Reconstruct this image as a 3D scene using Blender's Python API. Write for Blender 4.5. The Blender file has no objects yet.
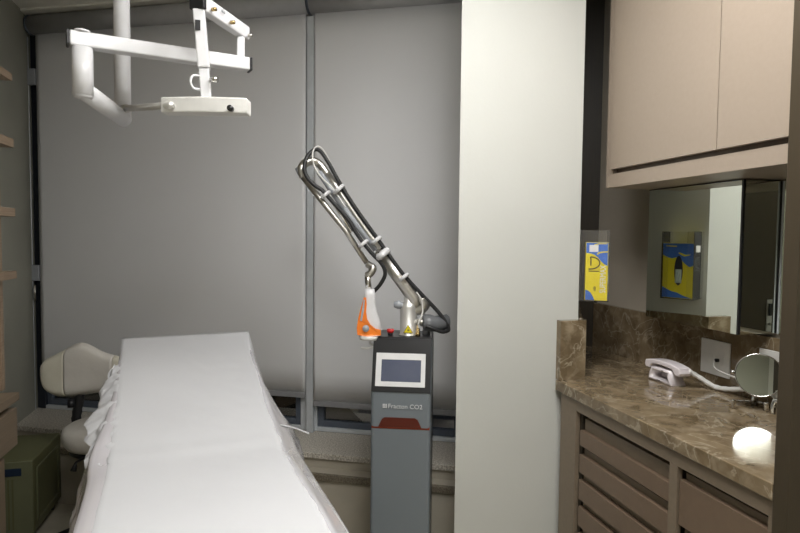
import bpy, bmesh, math, random
from mathutils import Vector, Matrix, noise
random.seed(4)
S = bpy.context.scene
COL = S.collection
PI = math.pi

# ------------------------------------------------------------------ camera
cam = bpy.data.cameras.new('camera'); cam.sensor_width = 36; cam.lens = 580 * 36 / 800
cam.clip_start = .05
co = bpy.data.objects.new('camera', cam); COL.objects.link(co); S.camera = co
yaw, pit, rol = math.radians(13.95), math.radians(2.87), math.radians(.56)
f = Vector((math.sin(yaw) * math.cos(pit), math.cos(yaw) * math.cos(pit), -math.sin(pit)))
r0 = Vector((math.cos(yaw), -math.sin(yaw), 0)); u0 = r0.cross(f)
R_ = math.cos(rol) * r0 + math.sin(rol) * u0; U_ = -math.sin(rol) * r0 + math.cos(rol) * u0
mw = Matrix((R_, U_, -f)).transposed().to_4x4(); mw.translation = (0, 0, 1.52)
co.matrix_world = mw

# ------------------------------------------------------------------ world, exposure
w = bpy.data.worlds.new('world'); S.world = w; w.use_nodes = True
w.node_tree.nodes['Background'].inputs[0].default_value = (.05, .06, .09, 1)
w.node_tree.nodes['Background'].inputs[1].default_value = .25
S.view_settings.view_transform = 'Standard'; S.view_settings.look = 'None'
S.view_settings.gamma = 1; S.view_settings.use_curve_mapping = False
S.view_settings.exposure = 0.0
LAMP_STRENGTH = 25.0
LAMP = (.235, .550)
LAMP2_STRENGTH = 25.0
LAMP2 = (.74, 1.28)
FILL_STRENGTH = 16.0
FILL = (.30, -.65)  # added fill light, behind the camera
CEIL = 2.87

# ------------------------------------------------------------------ materials
def mat(name, col, rough=.5, metal=0, col2=None, scale=20, bump=0, bscale=None, coat=0, spec=None, stretch=None, emit=None, es=1, trans=0, alpha=1, ramp=(.35, .65), detail=4):
    m = bpy.data.materials.new(name); m.use_nodes = True
    nt = m.node_tree; b = nt.nodes['Principled BSDF']
    b.inputs['Base Color'].default_value = (*col, 1); b.inputs['Roughness'].default_value = rough
    b.inputs['Metallic'].default_value = metal; b.inputs['Coat Weight'].default_value = coat
    if coat: b.inputs['Coat Roughness'].default_value = .05
    if spec is not None: b.inputs['Specular IOR Level'].default_value = spec
    b.inputs['Transmission Weight'].default_value = trans; b.inputs['Alpha'].default_value = alpha
    if emit: b.inputs['Emission Color'].default_value = (*emit, 1); b.inputs['Emission Strength'].default_value = es
    tc = nt.nodes.new('ShaderNodeTexCoord'); mp = nt.nodes.new('ShaderNodeMapping')
    nt.links.new(tc.outputs['Object'], mp.inputs[0])
    if stretch: mp.inputs['Scale'].default_value = stretch
    c2 = col2 or tuple(c * .93 for c in col)
    n = nt.nodes.new('ShaderNodeTexNoise'); n.inputs['Scale'].default_value = scale; n.inputs['Detail'].default_value = detail
    nt.links.new(mp.outputs[0], n.inputs['Vector'])
    rp = nt.nodes.new('ShaderNodeValToRGB'); rp.color_ramp.elements[0].position, rp.color_ramp.elements[1].position = ramp
    rp.color_ramp.elements[0].color = (*c2, 1); rp.color_ramp.elements[1].color = (*col, 1)
    nt.links.new(n.outputs['Fac'], rp.inputs[0]); nt.links.new(rp.outputs[0], b.inputs['Base Color'])
    if bump:
        n2 = nt.nodes.new('ShaderNodeTexNoise'); n2.inputs['Scale'].default_value = bscale or scale; n2.inputs['Detail'].default_value = 3
        nt.links.new(mp.outputs[0], n2.inputs['Vector'])
        bp = nt.nodes.new('ShaderNodeBump'); bp.inputs['Strength'].default_value = bump; bp.inputs['Distance'].default_value = .01
        nt.links.new(n2.outputs['Fac'], bp.inputs['Height']); nt.links.new(bp.outputs[0], b.inputs['Normal'])
    return m

def marble(name):
    m = bpy.data.materials.new(name); m.use_nodes = True
    nt = m.node_tree; b = nt.nodes['Principled BSDF']; L = nt.links.new
    b.inputs['Roughness'].default_value = .065; b.inputs['Specular IOR Level'].default_value = .6
    tc = nt.nodes.new('ShaderNodeTexCoord')
    def nz(sc, det, dist=0):
        n = nt.nodes.new('ShaderNodeTexNoise'); n.inputs['Scale'].default_value = sc; n.inputs['Detail'].default_value = det
        n.inputs['Distortion'].default_value = dist; L(tc.outputs['Object'], n.inputs['Vector']); return n
    def ramp(src, pts):
        rp = nt.nodes.new('ShaderNodeValToRGB'); e = rp.color_ramp.elements
        e[0].position, e[0].color = pts[0][0], (*pts[0][1], 1); e[1].position, e[1].color = pts[1][0], (*pts[1][1], 1)
        for p, c in pts[2:]:
            k = e.new(p); k.color = (*c, 1)
        L(src, rp.inputs[0]); return rp
    base = ramp(nz(11, 9, .5).outputs['Fac'], [(.32, (.115, .082, .045)), (.68, (.25, .190, .118))])
    v = nz(7, 12, .6)
    ve = ramp(v.outputs['Fac'], [(.482, (0, 0, 0)), (.512, (0, 0, 0)), (.497, (1, 1, 1))])
    v2 = ramp(nz(14, 6, .6).outputs['Fac'], [(.47, (0, 0, 0)), (.53, (0, 0, 0)), (.5, (.55, .55, .55))])
    bl = ramp(nz(17, 10, .4).outputs['Fac'], [(.54, (0, 0, 0)), (.70, (.8, .8, .8))])
    prev = base.outputs[0]
    for src, c, amt in ((ve, (.46, .40, .30), .6), (v2, (.33, .27, .19), .35), (bl, (.38, .31, .22), .7)):
        mx = nt.nodes.new('ShaderNodeMix'); mx.data_type = 'RGBA'
        ml = nt.nodes.new('ShaderNodeMath'); ml.operation = 'MULTIPLY'; ml.inputs[1].default_value = amt
        L(src.outputs[0], ml.inputs[0]); L(ml.outputs[0], mx.inputs[0]); L(prev, mx.inputs[6]); mx.inputs[7].default_value = (*c, 1)
        prev = mx.outputs[2]
    L(prev, b.inputs['Base Color'])
    return m

M = {}
M['wall'] = mat('wall_paint', (.60, .59, .54), .7, col2=(.57, .56, .51), scale=3, bump=.04, bscale=90)
M['greywall'] = mat('grey_wall_paint', (.48, .43, .355), .6, scale=3, bump=.05, bscale=80)
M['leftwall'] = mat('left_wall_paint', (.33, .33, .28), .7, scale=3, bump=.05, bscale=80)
M['pillar'] = mat('pillar_paint', (.565, .57, .535), .65, col2=(.548, .553, .518), scale=2.5, bump=.03, bscale=70)
M['ceil'] = mat('ceiling_paint', (.84, .82, .74), .8, scale=3)
M['floor'] = mat('floor_stone', (.46, .43, .34), .35, col2=(.38, .35, .28), scale=12, detail=8)
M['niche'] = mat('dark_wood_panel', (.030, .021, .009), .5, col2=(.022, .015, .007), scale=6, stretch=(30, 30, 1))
M['taupe'] = mat('taupe_laminate', (.335, .272, .215), .42, col2=(.325, .264, .208), scale=60, bump=.05, bscale=300)
M['taupe_lo'] = mat('brown_laminate', (.165, .115, .078), .4, col2=(.156, .108, .073), scale=60, bump=.05, bscale=300)
M['taupe_frame'] = mat('frame_laminate', (.205, .160, .115), .42, col2=(.19, .15, .107), scale=60)
M['door'] = mat('door_laminate', (.050, .037, .021), .45, col2=(.046, .034, .019), scale=20, stretch=(20, 20, 1))
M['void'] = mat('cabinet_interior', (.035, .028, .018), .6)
M['marble'] = marble('brown_marble')
M['granite'] = mat('speckled_granite', (.66, .62, .55), .4, col2=(.34, .31, .26), scale=130, detail=6, ramp=(.4, .6))
M['granite_d'] = mat('dark_granite', (.22, .19, .14), .5, col2=(.11, .09, .06), scale=160, detail=6, ramp=(.4, .6))
M['sillwall'] = mat('beige_plaster', (.46, .42, .34), .6, scale=8)
M['blind'] = mat('grey_blind_fabric', (.72, .72, .73), .75, col2=(.705, .705, .715), scale=2.2, bump=.12, bscale=3, spec=.3)
M['hem'] = mat('grey_hem_bar', (.27, .27, .28), .45)
M['cassette'] = mat('grey_metal_tube', (.42, .42, .43), .4)
M['alu'] = mat('aluminium_frame', (.58, .61, .64), .4, metal=.1)
M['jamb'] = mat('dark_window_jamb', (.02, .025, .035), .3)
M['alu_d'] = mat('dark_aluminium_frame', (.10, .12, .155), .35, metal=.2)
M['white'] = mat('white_enamel', (.70, .70, .715), .3, coat=.3)
M['offwhite'] = mat('white_plastic', (.72, .71, .68), .35)
M['pinkwhite'] = mat('white_phone_plastic', (.80, .74, .76), .25, coat=.3)
M['black'] = mat('black_plastic', (.012, .012, .014), .35)
M['rubber'] = mat('black_rubber', (.014, .014, .015), .5)
M['chrome'] = mat('chrome', (.72, .71, .69), .12, metal=1)
M['steel'] = mat('light_satin_steel', (.66, .65, .62), .42, metal=.7)
M['brushed'] = mat('brushed_steel', (.62, .60, .56), .32, metal=1, scale=90, stretch=(1, 1, 20))
M['brass'] = mat('brass', (.55, .40, .18), .25, metal=1)
M['paper'] = mat('white_couch_paper', (.64, .645, .665), .75, col2=(.62, .625, .645), scale=3, bump=.10, bscale=14)
M['vinyl'] = mat('cream_vinyl', (.72, .69, .58), .42, col2=(.68, .65, .54), scale=9, bump=.12, bscale=26)
M['vinyl2'] = mat('light_grey_vinyl', (.70, .67, .62), .45, col2=(.66, .63, .58), scale=9, bump=.18, bscale=22)
M['green'] = mat('olive_metal', (.110, .112, .050), .45, col2=(.10, .102, .046), scale=5)
M['green_l'] = mat('pale_olive_metal', (.135, .14, .078), .45, col2=(.12, .125, .07), scale=5)
M['wood'] = mat('light_oak_laminate', (.34, .25, .17), .5, col2=(.28, .20, .135), scale=6, stretch=(8, 1, 30))
M['deskwood'] = mat('brown_desk_laminate', (.21, .16, .11), .5, col2=(.185, .14, .096), scale=6, stretch=(8, 1, 30))
M['mgrey'] = mat('machine_grey', (.165, .188, .207), .38, col2=(.16, .183, .202), scale=4, coat=.15)
M['mgrey_d'] = mat('machine_dark_grey', (.125, .13, .138), .4, scale=4)
M['bezel'] = mat('black_gloss_panel', (.016, .016, .018), .3)
M['silver'] = mat('silver_frame', (.74, .74, .74), .3)
M['screen'] = mat('screen_off_glass', (.085, .10, .15), .12, col2=(.12, .13, .18), scale=6, coat=.5)
M['redp'] = mat('deep_red_plastic', (.095, .012, .004), .4)
M['redgap'] = mat('orange_red_strip', (.35, .05, .015), .4)
M['red'] = mat('red_plastic', (.55, .02, .02), .35)
M['orange'] = mat('orange_plastic', (.90, .22, .015), .35, coat=.3)
M['text'] = mat('pale_grey_lettering', (.68, .69, .70), .5)
M['yellow'] = mat('yellow_card', (.75, .62, .01), .5, col2=(.70, .57, .01), scale=30)
M['blue'] = mat('blue_card', (.05, .16, .55), .5, col2=(.04, .13, .48), scale=30)
M['navy'] = mat('navy_plate', (.012, .025, .05), .4)
M['ink'] = mat('black_ink', (.01, .01, .02), .5)
M['glove'] = mat('pale_latex', (.45, .50, .45), .6)
M['mirror'] = mat('mirror_glass', (.80, .84, .78), .01, metal=1, col2=(.80, .84, .78))
M['clear_grey'] = mat('grey_translucent', (.35, .37, .40), .25)
M['blueglow'] = mat('blue_display', (.02, .15, .6), .4, emit=(.05, .25, .9), es=.5)

def thin(name, col, opac, rough=.05, glossf=.5):
    """clear film / acrylic: mostly lets light through, with a glossy sheen"""
    m = bpy.data.materials.new(name); m.use_nodes = True; nt = m.node_tree; L = nt.links.new
    nt.nodes.remove(nt.nodes['Principled BSDF'])
    out = nt.nodes['Material Output']
    tr = nt.nodes.new('ShaderNodeBsdfTransparent'); df = nt.nodes.new('ShaderNodeBsdfDiffuse'); gl = nt.nodes.new('ShaderNodeBsdfGlossy')
    df.inputs[0].default_value = (*col, 1); gl.inputs[0].default_value = (1, 1, 1, 1); gl.inputs['Roughness'].default_value = rough
    fr = nt.nodes.new('ShaderNodeLayerWeight'); fr.inputs[0].default_value = glossf
    m1 = nt.nodes.new('ShaderNodeMixShader'); m1.inputs[0].default_value = opac
    L(tr.outputs[0], m1.inputs[1]); L(df.outputs[0], m1.inputs[2])
    m2 = nt.nodes.new('ShaderNodeMixShader'); L(fr.outputs['Fresnel'], m2.inputs[0])
    L(m1.outputs[0], m2.inputs[1]); L(gl.outputs[0], m2.inputs[2]); L(m2.outputs[0], out.inputs['Surface'])
    return m
M['film'] = thin('clear_plastic_film', (.85, .83, .86), .34, .12, .35)
M['film2'] = thin('milky_plastic_film', (.86, .83, .87), .62, .2, .3)
M['acrylic'] = thin('clear_acrylic', (.5, .48, .45), .035, .03, .12)
M['pane'] = thin('window_glass', (.1, .1, .1), .05, .01, .6)

lampm = bpy.data.materials.new('lamp_diffuser'); lampm.use_nodes = True
_n = lampm.node_tree; _b = _n.nodes['Principled BSDF']; _b.inputs['Emission Color'].default_value = (1, .99, .975, 1); _b.inputs['Emission Strength'].default_value = LAMP_STRENGTH

# ------------------------------------------------------------------ helpers
def tag(o, label=None, cat=None, group=None, kind=None):
    if label: o['label'] = label
    if cat: o['category'] = cat
    if group: o['group'] = group
    if kind: o['kind'] = kind
    return o

def thing(name, label, cat, loc=(0, 0, 0), rotz=0, group=None):
    o = bpy.data.objects.new(name, None); COL.objects.link(o); o.empty_display_size = .05
    o.location = loc; o.rotation_euler = (0, 0, rotz)
    return tag(o, label, cat, group)

class MB:
    """collects shapes for one mesh; materials by slot"""
    def __init__(s): s.bm = bmesh.new(); s.mats = []
    def slot(s, m):
        if m not in s.mats: s.mats.append(m)
        return s.mats.index(m)
    def _fin(s, faces, m, smooth=False):
        i = s.slot(m) if m else 0
        for fc in faces: fc.material_index = i; fc.smooth = smooth
    def box(s, a, b, m=None, bev=0, mtx=None, seg=2, smooth=False):
        c = [(a[i] + b[i]) / 2 for i in range(3)]; d = [abs(b[i] - a[i]) for i in range(3)]
        t = bmesh.new(); bmesh.ops.create_cube(t, size=1)
        for v in t.verts: v.co = Vector((v.co.x * d[0] + c[0], v.co.y * d[1] + c[1], v.co.z * d[2] + c[2]))
        if bev: bmesh.ops.bevel(t, geom=t.edges[:], offset=min(bev, min(d) * .49), segments=seg, affect='EDGES', profile=.5)
        s.merge(t, m, mtx, smooth or bool(bev and seg > 2)); return s
    def merge(s, t, m, mtx=None, smooth=False):
        if mtx: bmesh.ops.transform(t, matrix=mtx, verts=t.verts)
        bmesh.ops.recalc_face_normals(t, faces=t.faces)
        mp = {}
        for v in t.verts: mp[v] = s.bm.verts.new(v.co)
        fs = []
        for fc in t.faces:
            try: fs.append(s.bm.faces.new([mp[v] for v in fc.verts]))
            except ValueError: pass
        s._fin(fs, m, smooth); t.free()
    def tube(s, pts, r, m=None, n=14, cap=True, smooth=True, flat=1.0):
        pts = [Vector(p) for p in pts]; k = len(pts)
        rs = r if isinstance(r, (list, tuple)) else [r] * k
        if len(rs) != k:
            rs = [rs[min(int(q), len(rs) - 2)] * (1 - (q - min(int(q), len(rs) - 2))) + rs[min(int(q), len(rs) - 2) + 1] * (q - min(int(q), len(rs) - 2)) for q in [i * (len(rs) - 1) / (k - 1) for i in range(k)]]
        t = bmesh.new(); rings = []
        d0 = (pts[1] - pts[0]).normalized(); ref = Vector((0, 0, 1)) if abs(d0.z) < .9 else Vector((1, 0, 0))
        x = d0.cross(ref).normalized()
        for i, p in enumerate(pts):
            if i == 0: d = pts[1] - p
            elif i == k - 1: d = p - pts[i - 1]
            else: d = (pts[i + 1] - p).normalized() + (p - pts[i - 1]).normalized()
            if d.length < 1e-9: d = d0
            d.normalize(); x = (x - d * x.dot(d)).normalized(); y = d.cross(x)
            rings.append([t.verts.new(p + (x * math.cos(2 * PI * j / n) + y * math.sin(2 * PI * j / n) * flat) * max(rs[i], 1e-5)) for j in range(n)])
        for i in range(k - 1):
            for j in range(n): t.faces.new([rings[i][j], rings[i][(j + 1) % n], rings[i + 1][(j + 1) % n], rings[i + 1][j]])
        if cap:
            t.faces.new(rings[0][::-1]); t.faces.new(rings[-1])
        s.merge(t, m, None, smooth); return s
    def prism(s, poly, h0, h1, m=None, mtx=None, bev=0, smooth=False, seg=2):
        """poly in xy, extruded z h0..h1"""
        t = bmesh.new(); a = [t.verts.new((p[0], p[1], h0)) for p in poly]; b = [t.verts.new((p[0], p[1], h1)) for p in poly]
        k = len(poly); t.faces.new(a[::-1]); t.faces.new(b)
        for i in range(k): t.faces.new([a[i], a[(i + 1) % k], b[(i + 1) % k], b[i]])
        bmesh.ops.recalc_face_normals(t, faces=t.faces)
        if bev:
            es = [e for e in t.edges if abs(e.verts[0].co.z - e.verts[1].co.z) < 1e-6]
            bmesh.ops.bevel(t, geom=es, offset=bev, segments=seg, affect='EDGES', profile=.5)
        s.merge(t, m, mtx, smooth); return s
    def lathe(s, prof, m=None, n=28, mtx=None, smooth=True, closed=False):
        t = bmesh.new(); rings = []
        for r, z in prof: rings.append([t.verts.new((r * math.cos(2 * PI * j / n), r * math.sin(2 * PI * j / n), z)) for j in range(n)])
        if closed: rings.append(rings[0])
        for i in range(len(rings) - 1):
            for j in range(n): t.faces.new([rings[i][j], rings[i][(j + 1) % n], rings[i + 1][(j + 1) % n], rings[i + 1][j]])
        if not closed: t.faces.new(rings[0][::-1]); t.faces.new(rings[-1])
        bmesh.ops.remove_doubles(t, verts=t.verts, dist=1e-6)
        s.merge(t, m, mtx, smooth); return s
    def grid(s, nu, nv, fn, m=None, smooth=True, thick=0):
        t = bmesh.new(); g = [[t.verts.new(fn(i / nu, j / nv)) for j in range(nv + 1)] for i in range(nu + 1)]
        for i in range(nu):
            for j in range(nv): t.faces.new([g[i][j], g[i + 1][j], g[i + 1][j + 1], g[i][j + 1]])
        if thick:
            bmesh.ops.recalc_face_normals(t, faces=t.faces)
            bmesh.ops.solidify(t, geom=t.faces[:], thickness=thick)
        s.merge(t, m, None, smooth); return s
    def build(s, name, m=None, parent=None, auto=True):
        if m and not s.mats: s.mats = [m]
        for e in s.bm.edges:
            if len(e.link_faces) == 2 and e.calc_face_angle(0) > math.radians(38): e.smooth = False
        me = bpy.data.meshes.new(name); s.bm.to_mesh(me); s.bm.free()
        for k in s.mats: me.materials.append(k)
        o = bpy.data.objects.new(name, me); COL.objects.link(o)
        if parent: o.parent = parent
        return o

def B(name, a, b, m, parent=None, bev=0, mtx=None): return MB().box(a, b, m, bev, mtx).build(name, m, parent)
def struct(name, o_mb, m, label=None):
    o = o_mb.build(name, m); o['kind'] = 'structure'
    if label: o['label'] = label
    return o
def smooth_path(pts, n=8):
    P = [Vector(p) for p in pts]; out = []
    for i in range(len(P) - 1):
        a = P[i - 1] if i else P[i] * 2 - P[i + 1]; b, c = P[i], P[i + 1]; d = P[i + 2] if i + 2 < len(P) else c * 2 - b
        for k in range(n):
            t = k / n
            out.append(.5 * ((2 * b) + (c - a) * t + (2 * a - 5 * b + 4 * c - d) * t * t + (3 * b - a - 3 * c + d) * t ** 3))
    out.append(P[-1]); return out
def text(name, s, size, mtx, m, parent, ext=.0006, bold=0, sx=1):
    cu = bpy.data.curves.new(name, 'FONT'); cu.body = s; cu.size = size; cu.extrude = ext; cu.offset = bold
    cu.align_x = 'CENTER'; cu.align_y = 'CENTER'; cu.resolution_u = 3
    t = bpy.data.objects.new(name + '_tmp', cu); COL.objects.link(t)
    dg = bpy.context.evaluated_depsgraph_get(); me = bpy.data.meshes.new_from_object(t.evaluated_get(dg))
    bpy.data.objects.remove(t, do_unlink=True)
    me.transform(mtx @ Matrix.Diagonal((sx, 1, 1, 1)))
    me.materials.clear(); me.materials.append(m)
    o = bpy.data.objects.new(name, me); COL.objects.link(o); o.parent = parent; return o
def frame_mtx(o, x, y, z=None):
    x = Vector(x).normalized(); y = Vector(y); y = (y - x * y.dot(x)).normalized(); z = x.cross(y)
    m = Matrix((x, y, z)).transposed().to_4x4(); m.translation = Vector(o); return m

# window wall frame: a along the wall (to the right), s towards the room, z up
WM = frame_mtx((.292, 3.292, 0), (.8986, -.4387, 0), (.4387, .8986, 0))
def wpt(a, s, z): return WM @ Vector((a, -s, z))
def wbox(mb, a0, a1, s0, s1, z0, z1, m=None, bev=0): return mb.box((a0, -s1, z0), (a1, -s0, z1), m, bev, WM)

# ------------------------------------------------------------------ structure
XL, XR, YB = -1.37, 1.87, -1.3
struct('floor', MB().box((XL - .1, YB - .1, -.1), (XR + .1, 4.3, 0), M['floor']), M['floor'])
struct('ceiling', MB().box((XL - .1, YB - .1, CEIL), (XR + .1, 4.4, CEIL + .1), M['ceil']), M['ceil'])
struct('wall_left', MB().box((XL - .1, YB, 0), (XL, 4.3, CEIL), M['leftwall']), M['leftwall'])
struct('wall_right', MB().box((XR, YB, 0), (XR + .1, 3.0, CEIL), M['greywall']), M['greywall'])
struct('wall_rear', MB().box((XL - .1, YB - .1, 0), (XR + .1, YB, CEIL), M['wall']), M['wall'])
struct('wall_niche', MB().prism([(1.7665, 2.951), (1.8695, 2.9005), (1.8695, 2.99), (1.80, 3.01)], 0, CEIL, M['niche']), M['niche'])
struct('wall_pillar', MB().prism([(.805, 2.25), (1.360, 2.25), (1.765, 2.951), (1.79, 3.00), (1.165, 2.99)], 0, CEIL, M['pillar']), M['pillar'])
# shallow plaster band on the ceiling in front of the blinds
struct('trim_ceiling', MB().prism([(-1.37, 4.0), (-1.37, 4.11), (1.2, 2.87), (1.2, 2.80)], CEIL - .012, CEIL, M['ceil']), M['ceil'])
# wall under the window: sill slab, riser, ledge, lower wall
wb = wbox(MB(), -1.88, .93, -.16, .352, 0, .289, M['sillwall'])
struct('wall_window', wb, M['sillwall'])
wbk = wbox(MB(), -1.88, .93, .10, .342, .2925, .3215, M['sillwall'])
struct('trim_ledge_bed', wbk, M['sillwall'])
lb = wbox(MB(), -1.88, .93, .3425, .368, .290, .322, M['granite_d'], .003)
struct('trim_ledge', lb, M['granite_d'])
rb = wbox(MB(), -1.88, .93, -.16, .275, .3222, .370, M['sillwall'])
struct('trim_riser', rb, M['sillwall'])
sb = wbox(MB(), -1.88, .93, -.16, .29, .3702, .400, M['granite'], .003)
struct('trim_sill', sb, M['granite'])
ob = wbox(MB(), -1.88, 1.2, -.75, -.165, .30, .385, M['granite'])
struct('trim_outer_ledge', ob, M['granite'])
# window: aluminium frame, panes behind the blinds
wf = MB()
wbox(wf, -1.86, -1.80, -.10, -.03, .402, CEIL, M['jamb'], .003)
for a0, a1 in ( (-.065, .035), (.86, .92)):
    wbox(wf, a0, a1, -.10, -.03, .402, CEIL, M['alu'], .003)
for a0, a1 in ((-1.80, -.066), (.036, .86)):
    wbox(wf, a0, a1, -.10, -.03, .402, .425, M['alu'], .003)
    wbox(wf, a0, a1, -.10, -.03, 2.80, CEIL, M['alu'], .003)
wbox(wf, -.0175, .0235, -.0299, .004, .4015, 2.735, M['alu'], .002)
w1 = wf.build('window_1', M['alu']); w1['kind'] = 'structure'
sf = MB()
for a0, a1 in ((-1.80, -.066), (.036, .86)):
    wbox(sf, a0, a0 + .035, -.09, -.045, .426, 2.80, M['alu_d'], .003)
    wbox(sf, a1 - .035, a1, -.09, -.045, .426, 2.80, M['alu_d'], .003)
    wbox(sf, a0 + .035, a1 - .035, -.09, -.045, .426, .462, M['alu_d'], .003)
    wbox(sf, a0 + .035, a1 - .035, -.09, -.045, 2.765, 2.80, M['alu_d'], .003)
sash = sf.build('window_sash', M['alu_d'], w1); tag(sash, 'dark blue-grey inner window sash')
for a0, a1 in ((-1.764, -.102), (.072, .824)):
    wbox(MB(), a0, a1, -.072, -.066, .463, 2.764, M['pane']).build('window_pane', M['pane'], w1)

# ------------------------------------------------------------------ roller blinds
def blind(name, a0, a1, zb, label, right):
    t = thing(name, label, 'roller blind', wpt((a0 + a1) / 2, 0, zb), 0, 'roller blinds on the window')
    Ti = Matrix.Translation(-Vector(t.location))
    c = MB(); c.tube([Ti @ wpt(a0 - .02, .0, 2.802), Ti @ wpt(a1 + .015, .0, 2.802)], .058, M['cassette'], 28)
    c.build('cassette_tube', M['cassette'], t)
    for a, d in ((a0 - .034, .012), (a1 + .017, .010)):
        k = MB(); k.tube([Ti @ wpt(a, 0, 2.802), Ti @ wpt(a + d, 0, 2.802)], .062, M['alu_d'], 24)
        k.build('end_bracket', M['alu_d'], t)
    fb = MB()
    fb.grid(60, 14, lambda u, v: Ti @ wpt(a0 + (a1 - a0) * u, .0055 + .003 * math.sin(u * 9 + 2 * v) * v, 2.749 + (zb + .03 - 2.749) * v), M['blind'], thick=.0012)
    fb.build('blind_fabric', M['blind'], t)
    hb = MB(); hb.box((a0, -.013, zb), (a1, .0, zb + .030), M['hem'], .003, Ti @ WM)
    hb.build('hem_bar', M['hem'], t)
    return t
bl = blind('roller_blind', -1.785, -.022, .602, 'wide grey roller blind, left one, hanging behind the couch and stool', False)
br = blind('roller_blind', .028, .880, .560, 'grey roller blind, right one, hanging behind the laser machine', True)
# side cable guide of the left blind with its two clips
g = thing('blind_side_guide', 'thin steel cable guide with clips beside the left blind, near the left wall', 'blind guide', wpt(-1.835, .03, .402))
Ti = Matrix.Translation(-Vector(g.location))
MB().tube([Ti @ wpt(-1.850, .0, .402), Ti @ wpt(-1.850, .0, 2.735)], .005, M['alu'], 10).build('guide_rod', M['alu'], g)
for z in (2.49, 1.275):
    MB().box((-1.868, -.012, z - .05), (-1.792, .012, z + .05), M['clear_grey'], .003, Ti @ WM).build('guide_clip', M['clear_grey'], g)
MB().tube([Ti @ wpt(-1.82, .014, 1.20), Ti @ wpt(-1.82, .014, 1.10)], .007, M['brushed'], 10).build('clip_screw', M['brushed'], g)

# ------------------------------------------------------------------ ceiling lamps and added fill
def ceiling_lamp(label, x, y, r, dm, flat=False):
    lt = thing('ceiling_lamp', label, 'ceiling lamp', (x, y, CEIL - .0005), 0, 'ceiling lamps')
    MB().lathe([(.0, 0), (r + .02, 0), (r + .02, -.018), (.0, -.018)], M['white'], 48).build('lamp_base', M['white'], lt)
    if flat:
        MB().lathe([(r, -.0182), (r + .02, -.0182), (r + .02, -.040), (r, -.040)], M['white'], 48, closed=True).build('lamp_rim', M['white'], lt)
        MB().lathe([(.0, -.0185), (r - .001, -.0185), (r - .001, -.034), (.0, -.034)], dm, 48).build('lamp_diffuser', dm, lt)
        return
    MB().lathe([(.0, -.0185), (r, -.0185), (r, -.075), (r - .015, -.095), (.0, -.105)], dm, 48).build('lamp_diffuser', dm, lt)
lt = thing('ceiling_lamp', 'square opal ceiling lamp reflected in the small round mirror', 'ceiling lamp', (*LAMP, CEIL - .0005), math.radians(11), 'ceiling lamps')
MB().box((-.26, -.26, -.018), (.26, .26, 0), M['white'], .002).build('lamp_base', M['white'], lt)
MB().box((-.25, -.25, -.105), (.25, .25, -.0185), lampm, .012).build('lamp_diffuser', lampm, lt)
lampm2 = lampm.copy(); lampm2.name = 'lamp_diffuser_brighter'; lampm2.node_tree.nodes['Principled BSDF'].inputs['Emission Strength'].default_value = LAMP2_STRENGTH
ceiling_lamp('flat round ceiling lamp with a white rim, nearest the blinds', *LAMP2, .36, lampm2, True)
fillm = lampm.copy(); fillm.name = 'fill_light_diffuser'; fillm.node_tree.nodes['Principled BSDF'].inputs['Emission Strength'].default_value = FILL_STRENGTH
ceiling_lamp('unseen flat round fill light added on the ceiling behind the camera', *FILL, .30, fillm, True)  # no known lamp here; added out of view to lift the stool and sill

# ------------------------------------------------------------------ door at right edge
dr = MB().box((1.250, 1.108, .004), (1.866, 1.150, CEIL - .002), M['door'], .0015)
d1 = dr.build('door_1', M['door']); d1['kind'] = 'structure'
lp = MB().box((1.268, 1.1502, 1.075), (1.300, 1.1535, 1.235), M['brushed'], .001)
lk = lp.build('lock_plate', M['brushed'], d1)
MB().box((1.2765, 1.1537, 1.155), (1.291, 1.162, 1.215), M['black'], .002).build('lock_cylinder', M['black'], lk)
MB().tube([(1.284, 1.1537, 1.115), (1.284, 1.185, 1.115), (1.284, 1.19, 1.10), (1.284, 1.19, 1.08)], .007, M['chrome'], 10).build('key', M['chrome'], lk)

# ------------------------------------------------------------------ upper cabinet
uc = thing('wall_cabinet', 'taupe wall cabinet with flat doors above the mirror cabinet', 'cabinet', (1.67, 1.70, 1.743))
Ti = Matrix.Translation(-Vector(uc.location))
ub = MB()
Y0, Y1 = 1.155, 2.255
ub.box((1.482, Y1 - .020, 1.743), (XR - .002, Y1, CEIL - .003), M['taupe'], .001, Ti)
ub.box((1.482, Y0, 1.743), (XR - .002, Y0 + .02, CEIL - .003), M['taupe'], .001, Ti)
ub.box((1.500, Y0 + .02, 1.743), (XR - .002, Y1 - .02, 1.763), M['taupe'], 0, Ti)
ub.box((1.482, Y0 + .02, 1.743), (1.500, Y1 - .02, 1.801), M['taupe'], .001, Ti)
ub.box((1.482, Y1 - .050, 1.801), (1.500, Y1 - .02, CEIL - .003), M['taupe'], 0, Ti)
ub.box((1.503, Y0 + .02, 1.801), (1.52, Y1 - .05, CEIL - .003), M['taupe_lo'], 0, Ti)
ub.build('cabinet_body', M['taupe'], uc)
for y0, y1 in ((1.6205, 2.203), (1.158, 1.6165)):
    MB().box((1.470, y0, 1.818), (1.489, y1, CEIL - .006), M['taupe'], .0012, Ti).build('cabinet_door', M['taupe'], uc)

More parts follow.
